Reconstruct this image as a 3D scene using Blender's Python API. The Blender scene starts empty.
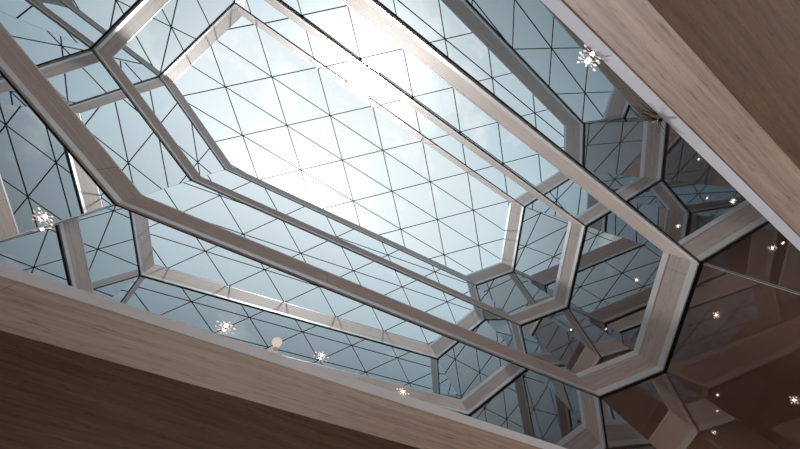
import bpy, bmesh, math, random
from mathutils import Vector, Matrix

random.seed(7)
C = bpy.context.scene.collection
SC = 6.0            # metres per plan unit
EYE = 1.6           # camera height above the hall floor

# ------------------------------------------------------------------ plan of the shaft (metres, camera stands at x=0 y=0)
PLAN = {1: (-0.55557, -0.31382), 2: (-0.70346, 0.12641), 3: (-0.30770, 0.34917),
        4: (1.20635, 0.22592), 5: (1.36974, 0.03566), 6: (1.18437, -0.31382)}
PLAN = {k: Vector((v[0] * SC, v[1] * SC)) for k, v in PLAN.items()}
CEN = sum((PLAN[k] for k in PLAN), Vector((0, 0))) / 6
SIDES = [(1, 2), (2, 3), (3, 4), (4, 5), (5, 6), (6, 1)]


def Z(h):
    return EYE + SC * h


Z_CEIL = Z(0.4518)
Z_FASC = Z(0.5868)
TIERS = [(Z(1.0) - 0.035, Z(1.150)), (Z(1.5820) - 0.045, Z(1.7200)), (Z(2.1603) - 0.05, Z(2.3580))]   # lower / upper edge of each frame
Z_ROOF = Z(2.368)


def inward(i, j):
    a, b = PLAN[i], PLAN[j]
    e = (b - a).normalized()
    n = Vector((-e.y, e.x))
    if n.dot(CEN - a) < 0:
        n = -n
    return n


def offset_corner(k, d):
    """corner k of the plan moved so that both walls meeting there shift inward by d"""
    w = [s for s in SIDES if k in s]
    n1, n2 = inward(*w[0]), inward(*w[1])
    p = PLAN[k]
    det = n1.x * n2.y - n1.y * n2.x
    v = Vector(((d * n2.y - d * n1.y) / det, (n1.x * d - n2.x * d) / det))
    return p + v


# ------------------------------------------------------------------ object helpers
def tag(o, label=None, cat=None, group=None, kind=None):
    if label:
        o['label'] = label
    if cat:
        o['category'] = cat
    if group:
        o['group'] = group
    if kind:
        o['kind'] = kind
    return o


def empty(name, loc):
    o = bpy.data.objects.new(name, None)
    C.objects.link(o)
    o.location = loc
    o.empty_display_size = 0.2
    return o


def link(name, bm, mat, parent=None, bevel=0.0, smooth=False, matrix=None):
    bmesh.ops.recalc_face_normals(bm, faces=bm.faces)
    me = bpy.data.meshes.new(name)
    bm.to_mesh(me)
    bm.free()
    me.materials.append(mat)
    if smooth:
        for f in me.polygons:
            f.use_smooth = True
    o = bpy.data.objects.new(name, me)
    C.objects.link(o)
    if matrix is not None:
        o.matrix_world = matrix
    if parent is not None:
        o.parent = parent
        o.matrix_parent_inverse = Matrix.Translation(-Vector(parent.location))
    if bevel:
        m = o.modifiers.new('edge', 'BEVEL')
        m.width = bevel
        m.segments = 2
        m.limit_method = 'ANGLE'
    return o


def side_frame(i, j, z):
    """frame whose x runs along the wall, y points into the shaft, z up, origin mid wall"""
    a, b = PLAN[i], PLAN[j]
    n = inward(i, j)
    x = Vector((n.y, -n.x))
    m = (a + b) / 2
    return Matrix(((x.x, n.x, 0, m.x), (x.y, n.y, 0, m.y), (0, 0, 1, z), (0, 0, 0, 1)))


def wall_prism(name, i, j, z0, z1, d0, d1, mat, parent=None, bevel=0.0, gap=0.0):
    """mitred bar along one side of the hexagon, from depth d0 (behind) to d1 (into the shaft)"""
    M = side_frame(i, j, (z0 + z1) / 2)
    inv = M.inverted()
    bm = bmesh.new()
    vs = []
    for z in (z0, z1):
        for d in (d0, d1):
            for k in (i, j):
                q = offset_corner(k, d)
                vs.append(inv @ Vector((q.x, q.y, z)))
    if gap:
        cx = sum(v.x for v in vs) / 8
        for v in vs:
            v.x -= gap * (1 if v.x > cx else -1)
    V = [bm.verts.new(v) for v in vs]
    for f in ((0, 1, 3, 2), (4, 5, 7, 6), (0, 1, 5, 4), (2, 3, 7, 6), (0, 2, 6, 4), (1, 3, 7, 5)):
        bm.faces.new([V[q] for q in f])
    return link(name, bm, mat, parent, bevel, matrix=M)


# ------------------------------------------------------------------ materials
def new_mat(name):
    m = bpy.data.materials.new(name)
    m.use_nodes = True
    nt = m.node_tree
    nt.nodes.clear()
    out = nt.nodes.new('ShaderNodeOutputMaterial')
    return m, nt, out


def N(nt, t, **kw):
    n = nt.nodes.new(t)
    for k, v in kw.items():
        setattr(n, k, v)
    return n


def ramp(nt, fac, stops):
    r = N(nt, 'ShaderNodeValToRGB')
    e = r.color_ramp.elements
    while len(e) < len(stops):
        e.new(0.5)
    for s, (p, c) in zip(e, stops):
        s.position = p
        s.color = (*c, 1)
    nt.links.new(fac, r.inputs[0])
    return r.outputs[0]


def mth(nt, op, a, b=None, c=None, clamp=False):
    n = N(nt, 'ShaderNodeMath', operation=op, use_clamp=clamp)
    for k, v in enumerate((a, b, c)):
        if v is None:
            continue
        if isinstance(v, (int, float)):
            n.inputs[k].default_value = v
        else:
            nt.links.new(v, n.inputs[k])
    return n.outputs[0]


def travertine(name, light, dark, joint=2.4, rough=0.38, scale=1.0, spec=0.5, pits=0.45, soffit=False, long=1.0):
    m, nt, out = new_mat(name)
    b = N(nt, 'ShaderNodeBsdfPrincipled')
    tc = N(nt, 'ShaderNodeTexCoord')
    oi = N(nt, 'ShaderNodeObjectInfo')
    mp = N(nt, 'ShaderNodeMapping')
    mp.inputs['Scale'].default_value = (0.38 * scale * long, 9.0 * scale, 9.0 * scale)
    add = N(nt, 'ShaderNodeVectorMath', operation='ADD')
    nt.links.new(tc.outputs['Object'], add.inputs[0])
    sc = N(nt, 'ShaderNodeVectorMath', operation='SCALE')
    sc.inputs[0].default_value = (37.0, 21.0, 13.0)
    nt.links.new(oi.outputs['Random'], sc.inputs['Scale'])
    nt.links.new(sc.outputs[0], add.inputs[1])
    nt.links.new(add.outputs[0], mp.inputs[0])
    n1 = N(nt, 'ShaderNodeTexNoise')
    n1.inputs['Scale'].default_value = 2.2
    n1.inputs['Detail'].default_value = 8
    n1.inputs['Roughness'].default_value = 0.68
    n1.inputs['Distortion'].default_value = 0.25
    nt.links.new(mp.outputs[0], n1.inputs['Vector'])
    col = ramp(nt, n1.outputs[0], [(0.28, dark), (0.5, tuple((p + q) / 2 for p, q in zip(light, dark))), (0.72, light)])
    # elongated pits of the stone
    mp2 = N(nt, 'ShaderNodeMapping')
    mp2.inputs['Scale'].default_value = (2.6 * scale * long, 22 * scale, 22 * scale)
    nt.links.new(add.outputs[0], mp2.inputs[0])
    n2 = N(nt, 'ShaderNodeTexNoise')
    n2.inputs['Scale'].default_value = 2.4
    n2.inputs['Detail'].default_value = 7
    n2.inputs['Roughness'].default_value = 0.7
    nt.links.new(mp2.outputs[0], n2.inputs['Vector'])
    pit = ramp(nt, n2.outputs[0], [(0.30, (1 - pits,) * 3), (0.46, (1, 1, 1))])
    mx = N(nt, 'ShaderNodeMix', data_type='RGBA', blend_type='MULTIPLY')
    mx.inputs[0].default_value = 1.0
    nt.links.new(col, mx.inputs[6])
    nt.links.new(pit, mx.inputs[7])
    last = mx.outputs[2]
    if joint:
        sx = N(nt, 'ShaderNodeSeparateXYZ')
        nt.links.new(tc.outputs['Object'], sx.inputs[0])
        f = mth(nt, 'FRACT', mth(nt, 'ADD', mth(nt, 'DIVIDE', sx.outputs[0], joint), 100.37))
        g = mth(nt, 'LESS_THAN', f, 0.010 / joint)
        if soffit:
            f2 = mth(nt, 'FRACT', mth(nt, 'ADD', mth(nt, 'DIVIDE', sx.outputs[1], joint * 0.5), 100.2))
            g = mth(nt, 'MAXIMUM', g, mth(nt, 'LESS_THAN', f2, 0.010 / joint))
        mj = N(nt, 'ShaderNodeMix', data_type='RGBA', blend_type='MULTIPLY')
        nt.links.new(mth(nt, 'MULTIPLY', g, 0.5), mj.inputs[0])
        nt.links.new(last, mj.inputs[6])
        mj.inputs[7].default_value = (0.2, 0.16, 0.13, 1)
        last = mj.outputs[2]
    nt.links.new(last, b.inputs['Base Color'])
    b.inputs['Roughness'].default_value = rough
    b.inputs['Specular IOR Level'].default_value = spec
    bp = N(nt, 'ShaderNodeBump')
    bp.inputs['Strength'].default_value = 0.15
    bp.inputs['Distance'].default_value = 0.01
    nt.links.new(n2.outputs[0], bp.inputs['Height'])
    nt.links.new(bp.outputs[0], b.inputs['Normal'])
    nt.links.new(b.outputs[0], out.inputs[0])
    return m


def metal(name, colr, rough, metallic=0.85):
    m, nt, out = new_mat(name)
    b = N(nt, 'ShaderNodeBsdfPrincipled')
    tc = N(nt, 'ShaderNodeTexCoord')
    n = N(nt, 'ShaderNodeTexNoise')
    n.inputs['Scale'].default_value = 3.0
    nt.links.new(tc.outputs['Object'], n.inputs['Vector'])
    c = ramp(nt, n.outputs[0], [(0.3, tuple(v * 0.93 for v in colr)), (0.7, colr)])
    nt.links.new(c, b.inputs['Base Color'])
    b.inputs['Metallic'].default_value = metallic
    b.inputs['Specular IOR Level'].default_value = 0.5 if metallic else 0.1
    b.inputs['Roughness'].default_value = rough
    nt.links.new(b.outputs[0], out.inputs[0])
    return m


def tinted_mirror(name, body=(0.03, 0.020, 0.018), gain=1.0):
    """coated bronze glass: mirror-like at a grazing look, dark brown when seen more squarely"""
    m, nt, out = new_mat(name)
    g = N(nt, 'ShaderNodeBsdfGlossy')
    g.inputs['Roughness'].default_value = 0.0
    d = N(nt, 'ShaderNodeBsdfDiffuse')
    d.inputs['Color'].default_value = (*body, 1)
    lw = N(nt, 'ShaderNodeLayerWeight')
    lw.inputs['Blend'].default_value = 0.5
    fac = mth(nt, 'POWER', lw.outputs['Facing'], 1.0)
    fac = ramp(nt, fac, [(p, (v * gain,) * 3) for p, v in MIRROR['curve']])
    c = ramp(nt, lw.outputs['Facing'], [(0.22, MIRROR['square']), (0.52, MIRROR['graze'])])
    nt.links.new(c, g.inputs['Color'])
    mx = N(nt, 'ShaderNodeMixShader')
    nt.links.new(fac, mx.inputs[0])
    nt.links.new(d.outputs[0], mx.inputs[1])
    nt.links.new(g.outputs[0], mx.inputs[2])
    nt.links.new(mx.outputs[0], out.inputs[0])
    return m


def roof_glass(name):
    m, nt, out = new_mat(name)
    t = N(nt, 'ShaderNodeBsdfTransparent')
    t.inputs['Color'].default_value = (0.97, 0.985, 0.99, 1)
    g = N(nt, 'ShaderNodeBsdfGlossy')
    g.inputs['Roughness'].default_value = 0.02
    fr = N(nt, 'ShaderNodeFresnel')
    fr.inputs['IOR'].default_value = 1.45
    mx = N(nt, 'ShaderNodeMixShader')
    nt.links.new(mth(nt, 'MULTIPLY', fr.outputs[0], 0.5), mx.inputs[0])
    nt.links.new(t.outputs[0], mx.inputs[1])
    nt.links.new(g.outputs[0], mx.inputs[2])
    nt.links.new(mx.outputs[0], out.inputs[0])
    return m


def glow(name, colr, strength):
    m, nt, out = new_mat(name)
    e = N(nt, 'ShaderNodeEmission')
    e.inputs['Color'].default_value = (*colr, 1)
    e.inputs['Strength'].default_value = strength
    nt.links.new(e.outputs[0], out.inputs[0])
    return m


MIRROR = dict(curve=[(0.0, 0.14), (0.2, 0.22), (0.35, 0.40), (0.5, 0.58), (0.65, 0.70), (0.8, 0.86), (1.0, 0.98)],
              square=(1.0, 0.85, 0.80), graze=(0.93, 0.97, 1.0))
STONE = travertine('travertine', (0.82, 0.69, 0.645), (0.52, 0.405, 0.37), rough=0.68, spec=0.25)
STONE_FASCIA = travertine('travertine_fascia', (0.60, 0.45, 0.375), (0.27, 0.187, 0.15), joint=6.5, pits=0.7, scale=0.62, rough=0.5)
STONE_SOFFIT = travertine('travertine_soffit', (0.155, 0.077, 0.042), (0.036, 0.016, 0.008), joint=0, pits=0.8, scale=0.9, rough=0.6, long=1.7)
STONE_FLOOR = travertine('travertine_floor', (0.50, 0.40, 0.32), (0.38, 0.30, 0.24), joint=1.2, soffit=True)
PLASTER = travertine('plaster', (0.34, 0.26, 0.20), (0.30, 0.23, 0.18), joint=0, pits=0.1, rough=0.8)
TRIM = metal('pale_metal', (0.90, 0.92, 0.97), 0.4, 0.1)
BLACK = metal('black_metal', (0.012, 0.010, 0.010), 0.6, 0.0)
BAR = metal('dark_glazing_metal', (0.018, 0.020, 0.024), 0.9, 0.0)
MIR = tinted_mirror('bronze_mirror')
MIR_WARMLIT = tinted_mirror('warmlit_bronze_mirror', (0.15, 0.082, 0.060), 0.62)  # same bronze glass, warm hall light painted into the body colour
MIR_HAZED = tinted_mirror('hazed_bronze_mirror', (0.115, 0.072, 0.060), 0.5)  # same glass, brown haze painted into the body, weaker reflection
TRIM_LIP = metal('pale_lip_metal', (0.80, 0.85, 1.0), 0.22, 0.0)
GLASS = roof_glass('roof_glass')
LAMP = glow('lamp_glow', (1.0, 0.88, 0.70), 14.0)
BEAD = glow('crystal_glow', (1.0, 0.84, 0.74), 1.1)

# ------------------------------------------------------------------ stone frames that ring the shaft
SIDE_WORDS = {(1, 2): 'upper left end wall', (2, 3): 'lower left end wall', (3, 4): 'shaded long side',
              (4, 5): 'lower right end wall', (5, 6): 'upper right end wall', (6, 1): 'sunlit long side'}
FRAME_LABELS = ['lowest and largest hexagonal travertine frame, just above the mirrored sill',
                'middle hexagonal travertine frame, halfway up the mirrored shaft',
                'topmost and smallest hexagonal travertine frame, right under the glass roof']
for t, (z0, z1) in enumerate(TIERS):
    root = empty('hexagonal_frame', (CEN.x, CEN.y, z0))
    tag(root, FRAME_LABELS[t], 'frame', 'travertine frames stacked up the skylight shaft')
    for s in SIDES:
        right = s in ((4, 5), (5, 6))
        top = 0.15 if right else 0.045
        low = (0.10, 0.125, 0.13)[t]
        trim = (0.25, 0.25, 0.26)[t]
        zt = z1
        wall_prism('shadow_gap', *s, z0, z0 + low, -0.10, -0.012, BLACK, root)
        tr = wall_prism('edge_trim', *s, z0 + low, z0 + trim, -0.10, 0.022, TRIM, root)
        tr['label'] = 'pale metal trim along the lower edge'
        wall_prism('stone_panel', *s, z0 + trim, zt - top, -0.10, 0.018, STONE, root)
        tr = wall_prism('edge_trim', *s, zt - top, zt, -0.10, 0.020, TRIM, root)
        tr['label'] = 'pale metal trim along the upper edge'

# ------------------------------------------------------------------ mirrored panels between the frames
TIER_WORDS = ['below the lowest stone frame', 'below the middle stone frame', 'below the topmost stone frame']
spans = [(Z_FASC, TIERS[0][0]), (TIERS[0][1], TIERS[1][0]), (TIERS[1][1], TIERS[2][0])]
for t, (z0, z1) in enumerate(spans):
    for s in SIDES:
        o = wall_prism('mirror_panel', *s, z0, z1, -0.05, 0.0, MIR_WARMLIT if t == 0 and s in ((4, 5), (5, 6)) else MIR_HAZED if t and s == (4, 5) else MIR, gap=0.002)
        tag(o, 'bronze mirror panel on the %s, just %s' % (SIDE_WORDS[s], TIER_WORDS[t]), 'mirror', 'bronze mirror panels lining the shaft')
        if t == 0 and s in ((2, 3), (5, 6)):          # slim metal bead along the fold between two lower panels
            k = 3 if s == (2, 3) else 6
            q = offset_corner(k, 0.012)
            bm = bmesh.new()
            bmesh.ops.create_cone(bm, cap_ends=True, segments=10, radius1=0.005, radius2=0.005, depth=z1 - z0)
            e = link('edge_bead', bm, TRIM, None, matrix=Matrix.Translation((q.x, q.y, (z0 + z1) / 2)))
            mw = e.matrix_world.copy()
            e.parent = o
            e.matrix_parent_inverse = o.matrix_world.inverted()
            e['label'] = 'slim pale bead in the corner fold'

# ------------------------------------------------------------------ sill band round the opening in the hall ceiling
sill = empty('stone_sill', (CEN.x, CEN.y, Z_CEIL))
tag(sill, 'broad travertine band round the skylight opening, edging the hall ceiling', 'stone band')
Z_LIP = Z(0.557)
for s in SIDES:
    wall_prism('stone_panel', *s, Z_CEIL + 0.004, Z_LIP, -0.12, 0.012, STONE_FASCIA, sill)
    tr = wall_prism('edge_trim', *s, Z_LIP, Z_FASC, -0.12, 0.016, TRIM_LIP, sill)
    tr['label'] = 'pale metal trim along the upper edge'

# ------------------------------------------------------------------ outer shell of the shaft, hall ceiling, floor and walls
bm = bmesh.new()
lo, hi = [], []
for k in (1, 2, 3, 4, 5, 6):
    q = offset_corner(k, -0.14)
    lo.append(bm.verts.new((q.x, q.y, Z_CEIL + 0.02)))
    hi.append(bm.verts.new((q.x, q.y, Z_ROOF + 0.02)))
for k in range(6):
    bm.faces.new((lo[k], lo[(k + 1) % 6], hi[(k + 1) % 6], hi[k]))
tag(link('wall_shaft', bm, PLASTER), kind='structure')

X0, X1, Y0, Y1 = -14.0, 22.0, -15.0, 15.0
BOX = [Vector((X0, Y0)), Vector((X1, Y0)), Vector((X1, Y1)), Vector((X0, Y1))]


def box_angle(p):
    return math.atan2(p.y - CEN.y, p.x - CEN.x)


def to_box(p):
    d = (p - CEN).normalized()
    t = min(((X1 if d.x > 0 else X0) - CEN.x) / d.x if abs(d.x) > 1e-9 else 1e9,
            ((Y1 if d.y > 0 else Y0) - CEN.y) / d.y if abs(d.y) > 1e-9 else 1e9)
    return CEN + d * t


bm = bmesh.new()
for i, j in SIDES:
    a, b = offset_corner(j, 0.011), offset_corner(i, 0.011)          # counter-clockwise
    A, B = to_box(a), to_box(b)
    aa, ab = box_angle(a), box_angle(b)
    while ab < aa:
        ab += 2 * math.pi
    mid = sorted([((box_angle(c) - aa) % (2 * math.pi), c) for c in BOX if (box_angle(c) - aa) % (2 * math.pi) < ab - aa], key=lambda q: q[0])
    pts = [a] + [A] + [c for _, c in mid] + [B] + [b]
    bm.faces.new([bm.verts.new((q.x, q.y, Z_CEIL)) for q in pts])
bmesh.ops.remove_doubles(bm, verts=bm.verts, dist=1e-4)
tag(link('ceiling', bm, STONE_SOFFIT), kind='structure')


def quad(name, pts, mat):
    bm = bmesh.new()
    bm.faces.new([bm.verts.new(p) for p in pts])
    return tag(link(name, bm, mat), kind='structure')


quad('floor', [(X0, Y0, 0), (X1, Y0, 0), (X1, Y1, 0), (X0, Y1, 0)], STONE_FLOOR)
quad('wall_west', [(X0, Y0, 0), (X0, Y1, 0), (X0, Y1, Z_CEIL), (X0, Y0, Z_CEIL)], PLASTER)
quad('wall_east', [(X1, Y0, 0), (X1, Y1, 0), (X1, Y1, Z_CEIL), (X1, Y0, Z_CEIL)], PLASTER)
quad('wall_north', [(X0, Y1, 0), (X1, Y1, 0), (X1, Y1, Z_CEIL), (X0, Y1, Z_CEIL)], PLASTER)
quad('wall_south', [(X0, Y0, 0), (X1, Y0, 0), (X1, Y0, Z_CEIL), (X0, Y0, Z_CEIL)], PLASTER)

# ------------------------------------------------------------------ glass roof: square bays with one diagonal each
roof = empty('window_1', (CEN.x, CEN.y, Z_ROOF))
tag(roof, 'hexagonal glass roof with a thin black triangular glazing grid against the sky', 'skylight', kind='structure')
HEX = [offset_corner(k, -0.06) for k in (1, 2, 3, 4, 5, 6)]
bm = bmesh.new()
bm.faces.new([bm.verts.new((q.x, q.y, Z_ROOF + 0.06)) for q in HEX])
link('glass_pane', bm, GLASS, roof)


def clip(p, d):
    """the part of the line p + t d inside the hexagon"""
    t0, t1 = -1e9, 1e9
    for k in range(6):
        a, b = HEX[k], HEX[(k + 1) % 6]
        e = b - a
        n = Vector((-e.y, e.x))
        if n.dot(CEN - a) < 0:
            n = -n
        den, num = n.dot(d), n.dot(a - p)
        if abs(den) < 1e-9:
            if num > 0:
                return None
            continue
        t = num / den
        if den > 0:
            t0 = max(t0, t)
        else:
            t1 = min(t1, t)
    return (p + d * t0, p + d * t1) if t1 - t0 > 0.02 else None


def bar(name, a, b, w, h, z, mat, parent):
    d = b - a
    L = d.length
    m = (a + b) / 2
    x = d / L
    M = Matrix(((x.x, -x.y, 0, m.x), (x.y, x.x, 0, m.y), (0, 0, 1, z), (0, 0, 0, 1)))
    bm = bmesh.new()
    r = bmesh.ops.create_cube(bm, size=1.0)
    for v in r['verts']:
        v.co = Vector((v.co.x * L, v.co.y * w, v.co.z * h))
    return link(name, bm, mat, parent, matrix=M)


HS = 2.368 * SC
O = Vector((-0.13792, -0.06421)) * HS
GA = Vector((0.07128, -0.06969)) * HS
GB = Vector((0.06959, 0.06986)) * HS
BW = 0.027
for fam, (step, run) in enumerate(((GB, GA), (GA, GB), (GA, GA + GB))):
    for k in range(-40, 41):
        seg = clip(O + step * k, run.normalized())
        if seg:
            bar('glazing_bar', seg[0], seg[1], BW, 0.026 + 0.002 * fam, Z_ROOF + 0.02, BAR, roof)

# ------------------------------------------------------------------ small crystal lamps on the mirrors
def lathe(bm, prof, M, n=12):
    rings = []
    for r, z in prof:
        rings.append([bm.verts.new(M @ Vector((r * math.cos(2 * math.pi * k / n), r * math.sin(2 * math.pi * k / n), z))) for k in range(n)])
    for a, b in zip(rings, rings[1:]):
        for k in range(n):
            bm.faces.new((a[k], a[(k + 1) % n], b[(k + 1) % n], b[k]))
    bm.faces.new(rings[0])
    bm.faces.new(rings[-1])


def crystal_lamp(pos, s, size, label, arms=8, group=None):
    n = inward(*s)
    x = Vector((n.y, -n.x, 0))
    M = Matrix(((x.x, 0, n.x, 0), (x.y, 0, n.y, 0), (0, 1, 0, 0), (0, 0, 0, 1)))   # local z points into the shaft
    pos = Vector(pos) + Vector((n.x, n.y, 0)) * 0.004
    root = empty('crystal_lamp', pos)
    tag(root, label, 'lamp', group)
    T = Matrix.Translation(Vector(pos))
    bm = bmesh.new()
    lathe(bm, [(0.35 * size, 0.0), (0.35 * size, 0.12 * size), (0.22 * size, 0.2 * size)], M)
    link('mount', bm, TRIM, root, matrix=T)
    bm = bmesh.new()
    lathe(bm, [(0.05 * size, 0.15 * size), (0.24 * size, 0.25 * size), (0.30 * size, 0.42 * size), (0.2 * size, 0.58 * size), (0.04 * size, 0.66 * size)], M)
    link('bulb', bm, LAMP, root, smooth=True, matrix=T)
    for k in range(arms):
        a = 2 * math.pi * k / arms + 0.2
        L = size * (2.1 if k % 2 == 0 else 1.35)
        d = M.to_3x3() @ Vector((math.cos(a), math.sin(a), 0))
        w = M.to_3x3() @ Vector((-math.sin(a), math.cos(a), 0))
        up = M.to_3x3() @ Vector((0, 0, 1))
        c = up * (0.4 * size)
        bm = bmesh.new()
        r = bmesh.ops.create_icosphere(bm, subdivisions=1, radius=1.0)
        for v in r['verts']:
            q = v.co.copy()
            v.co = c + d * (L * 0.72 + q.x * 0.26 * size) + w * (q.y * 0.13 * size) + up * (q.z * 0.13 * size)
        r = bmesh.ops.create_icosphere(bm, subdivisions=1, radius=1.0)
        for v in r['verts']:
            q = v.co.copy()
            v.co = c + d * (L * 0.4 + q.x * 0.30 * size) + w * (q.y * 0.04 * size) + up * (q.z * 0.04 * size)
        link('crystal', bm, BEAD, root, matrix=T)
    return root


LAMPS = [  # x, y, height above eye, side, size, label
    (0.064, 1.94, 3.72, (3, 4), 0.055, 'starry crystal lamp above the shaded sill, leftmost of three'),
    (1.043, 1.86, 3.78, (3, 4), 0.045, 'starry crystal lamp above the shaded sill, middle of the three there'),
    (1.975, 1.784, 3.58, (3, 4), 0.045, 'starry crystal lamp on the lip of the shaded sill, farthest along of the three'),
    (1.712, -1.883, 3.66, (6, 1), 0.075, 'largest starry crystal lamp, against the mirror above the sunlit sill'),
    (4.213, -1.883, 3.75, (6, 1), 0.026, 'small bright lamp in the brown mirror beside the sunlit sill'),
    (5.162, -1.883, 3.669, (6, 1), 0.014, 'tiny lamp at the far end of the sunlit sill'),
    (7.485, -1.168, 5.403, (5, 6), 0.04, 'starry lamp in the dark end mirror, below the stone frame corner'),
    (7.829, -0.521, 3.84, (5, 6), 0.04, 'lamp in the dark end mirror, lowest by the photo edge'),
    (8.123, 0.033, 4.882, (5, 6), 0.02, 'tiny lamp dot beside the fold of the dark end mirrors'),
    (7.845, 0.649, 8.485, (4, 5), 0.03, 'small lamp in the end mirror between the middle and lowest frames, lower of two'),
    (7.483, -1.172, 7.382, (5, 6), 0.035, 'small lamp in the end mirror between the middle and lowest frames, upper of two'),
    (-1.919, 2.054, 4.595, (2, 3), 0.06, 'starry crystal lamp on the far left mirror above the corner fold'),
]
for x, y, h, s, size, lab in LAMPS:
    crystal_lamp((x, y, EYE + h), s, size, lab, arms=8 if size > 0.03 else 4, group='crystal lamps on the mirrors')

# glowing cup standing in for a warm lamp reflection by the shaded sill, and a spray of dry twigs on the mirror above the sunlit sill
n34 = inward(3, 4)
p = Vector((0.556 + n34.x * 0.055, 1.90 + n34.y * 0.055, Z_FASC + 0.004))
cup = empty('reflection_cup', p)
tag(cup, 'glowing flared cup in place of a warm lamp reflection, on the shaded sill between two crystal lamps', 'lamp')
bm = bmesh.new()
lathe(bm, [(0.022, 0.0), (0.022, 0.01), (0.01, 0.016), (0.01, 0.03)], Matrix.Identity(4))
link('base', bm, TRIM, cup, matrix=Matrix.Translation(p))
bm = bmesh.new()
lathe(bm, [(0.018, 0.03), (0.034, 0.08), (0.05, 0.15), (0.045, 0.15), (0.028, 0.08), (0.012, 0.04)], Matrix.Identity(4))
link('glow_cup', bm, glow('warm_reflection_glow', (1.0, 0.80, 0.66), 0.6), cup, smooth=True, matrix=Matrix.Translation(p))

TWIG = travertine('dry_twig', (0.08, 0.05, 0.035), (0.03, 0.02, 0.015), joint=0, pits=0.2, rough=0.8)
p = Vector((2.62, PLAN[1].y + 0.03, Z_FASC + 0.004))
spray = empty('twig_spray', p)
tag(spray, 'dark spray of dry twigs standing behind the sunlit sill, beside the largest lamp', 'twigs')
bm = bmesh.new()
lathe(bm, [(0.016, 0.0), (0.02, 0.02), (0.012, 0.035), (0.008, 0.04)], Matrix.Identity(4))
link('holder', bm, BLACK, spray, matrix=Matrix.Translation(p))
for k in range(15):
    a = math.radians(-80 + 160 * k / 14 + random.uniform(-5, 5))
    L = random.uniform(0.16, 0.34)
    tip = Vector((math.sin(a) * L, random.uniform(0.0, 0.04), math.cos(a) * L + 0.05))
    bend = Vector((math.sin(a) * L * 0.4, tip.y * 0.3, math.cos(a) * L * 0.65 + 0.05))
    bm = bmesh.new()
    prev = None
    pts = [(Vector((0, 0, 0.03)), 0.004), (bend, 0.003), (tip, 0.001)]
    for v, rr in pts:
        ring = [bm.verts.new(v + Vector((rr * math.cos(q * math.pi / 2), rr * math.sin(q * math.pi / 2), 0))) for q in range(4)]
        if prev:
            for q in range(4):
                bm.faces.new((prev[q], prev[(q + 1) % 4], ring[(q + 1) % 4], ring[q]))
        else:
            bm.faces.new(ring)
        prev = ring
    bm.faces.new(prev)
    link('twig', bm, TWIG, spray, matrix=Matrix.Translation(p))

# ------------------------------------------------------------------ sky, sun and added hall fill
SUN = Vector((0.0296, 0.1691, 0.9851)).normalized()
w = bpy.data.worlds.new('sky')
bpy.context.scene.world = w
w.use_nodes = True
nt = w.node_tree
nt.nodes.clear()
out = N(nt, 'ShaderNodeOutputWorld')
bg = N(nt, 'ShaderNodeBackground')
tc = N(nt, 'ShaderNodeTexCoord')
dirv = tc.outputs['Generated']
sx = N(nt, 'ShaderNodeSeparateXYZ')
nt.links.new(dirv, sx.inputs[0])
# clear sky, paler overhead
base = ramp(nt, sx.outputs[2], [(0.0, (0.15, 0.19, 0.22)), (0.55, (0.22, 0.32, 0.38)), (0.80, (0.38, 0.50, 0.56)), (0.92, (0.59, 0.71, 0.76)), (1.0, (0.78, 0.86, 0.89))])
# clouds on a flat layer
div = N(nt, 'ShaderNodeVectorMath', operation='DIVIDE')
nt.links.new(dirv, div.inputs[0])
cmb = N(nt, 'ShaderNodeCombineXYZ')
zz = mth(nt, 'MAXIMUM', sx.outputs[2], 0.08)
for k in range(3):
    nt.links.new(zz, cmb.inputs[k])
nt.links.new(cmb.outputs[0], div.inputs[1])
cn = N(nt, 'ShaderNodeTexNoise')
cn.inputs['Scale'].default_value = 6.0
cn.inputs['Detail'].default_value = 7
cn.inputs['Roughness'].default_value = 0.55
nt.links.new(div.outputs[0], cn.inputs['Vector'])
dot = N(nt, 'ShaderNodeVectorMath', operation='DOT_PRODUCT')
nt.links.new(dirv, dot.inputs[0])
dot.inputs[1].default_value = SUN
ang = mth(nt, 'ARCCOSINE', mth(nt, 'MINIMUM', dot.outputs['Value'], 1.0))
near = mth(nt, 'POWER', 2.71828, mth(nt, 'MULTIPLY', mth(nt, 'POWER', mth(nt, 'DIVIDE', ang, 0.24), 2.0), -1.0))
core = mth(nt, 'POWER', 2.71828, mth(nt, 'MULTIPLY', mth(nt, 'POWER', mth(nt, 'DIVIDE', ang, 0.105), 2.0), -1.0))
thr = mth(nt, 'MULTIPLY_ADD', near, -0.20, 0.62)
cl = mth(nt, 'MULTIPLY', mth(nt, 'SUBTRACT', cn.outputs[0], thr), 7.0, clamp=True)
mixc = N(nt, 'ShaderNodeMix', data_type='RGBA')
nt.links.new(mth(nt, 'MULTIPLY', cl, 0.9), mixc.inputs[0])
nt.links.new(base, mixc.inputs[6])
mixc.inputs[7].default_value = (1.0, 1.0, 1.0, 1)
gl = mth(nt, 'ADD', mth(nt, 'MULTIPLY', near, 0.22), mth(nt, 'MULTIPLY', core, 2.2))
addg = N(nt, 'ShaderNodeMix', data_type='RGBA', blend_type='ADD')
addg.inputs[0].default_value = 1.0
nt.links.new(mixc.outputs[2], addg.inputs[6])
gcol = N(nt, 'ShaderNodeVectorMath', operation='SCALE')
gcol.inputs[0].default_value = (1.0, 0.97, 0.93)
nt.links.new(gl, gcol.inputs['Scale'])
nt.links.new(gcol.outputs[0], addg.inputs[7])
nt.links.new(addg.outputs[2], bg.inputs['Color'])
bg.inputs['Strength'].default_value = 1.0
nt.links.new(bg.outputs[0], out.inputs[0])

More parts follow.
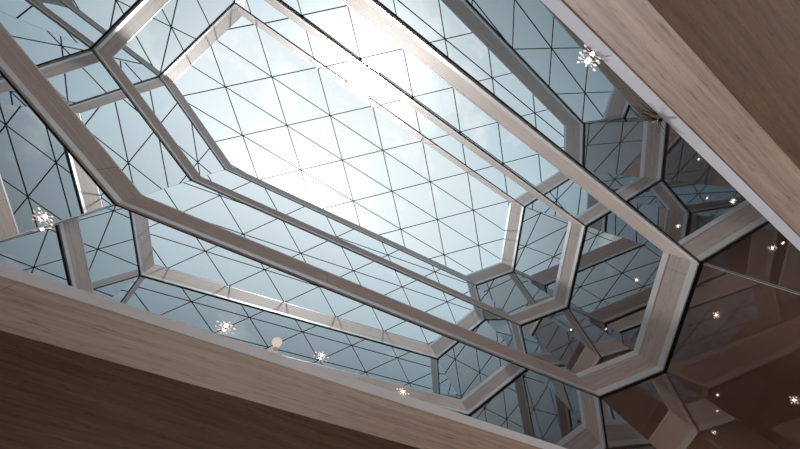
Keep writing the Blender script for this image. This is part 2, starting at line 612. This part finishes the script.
ld = bpy.data.lights.new('sun', 'SUN')
ld.energy = 5.5
ld.angle = math.radians(4)
ld.color = (1.0, 0.95, 0.88)
lo_ = bpy.data.objects.new('sun', ld)
C.objects.link(lo_)
lo_.location = SUN * 40
lo_.rotation_euler = SUN.to_track_quat('Z', 'Y').to_euler()

# added fill areas, unseen: one brightens the sunlit sill, one the far ceiling
def area(name, loc, aim, sx_, sy_, energy, colr):
    la = bpy.data.lights.new(name, 'AREA')
    la.shape = 'RECTANGLE'
    la.size, la.size_y = sx_, sy_
    la.energy = energy
    la.color = colr
    ob = bpy.data.objects.new(name, la)
    C.objects.link(ob)
    ob.location = loc
    ob.rotation_euler = (-Vector(aim)).to_track_quat('Z', 'Y').to_euler()


area('hall_fill', (3.0, 11.0, 1.6), (0, -1, 0.12), 12.0, 2.4, 210, (1.0, 0.88, 0.76))
area('ceiling_fill', (6.0, -8.0, 0.3), (0, 0.0, 1), 10.0, 2.0, 560, (1.0, 0.84, 0.68))

# ------------------------------------------------------------------ camera: wide shifted lens looking up the shaft
R = ((0.831267, -0.520315, -0.195623), (0.43739, 0.829426, -0.34748), (0.343053, 0.203285, 0.917055))
cam = bpy.data.cameras.new('camera')
co = bpy.data.objects.new('camera', cam)
C.objects.link(co)
co.matrix_world = Matrix(((R[0][0], -R[1][0], -R[2][0], 0), (R[0][1], -R[1][1], -R[2][1], 0), (R[0][2], -R[1][2], -R[2][2], EYE), (0, 0, 0, 1)))
cam.sensor_width = 36.0
cam.lens = 398.986 / 800 * 36.0
cam.shift_x = -(400.80 - 400) / 800
cam.shift_y = (291.587 - 224.5) / 800
cam.clip_start = 0.05
cam.clip_end = 500
sc = bpy.context.scene
sc.camera = co
sc.view_settings.view_transform = 'Standard'
sc.view_settings.look = 'None'
sc.view_settings.exposure = 0.12
sc.view_settings.gamma = 1.16
sc.cycles.use_denoising = True
sc.cycles.max_bounces = 16
sc.cycles.glossy_bounces = 14
sc.cycles.diffuse_bounces = 5
sc.cycles.transparent_max_bounces = 16
sc.cycles.sample_clamp_indirect = 14.0
sc.cycles.caustics_reflective = True
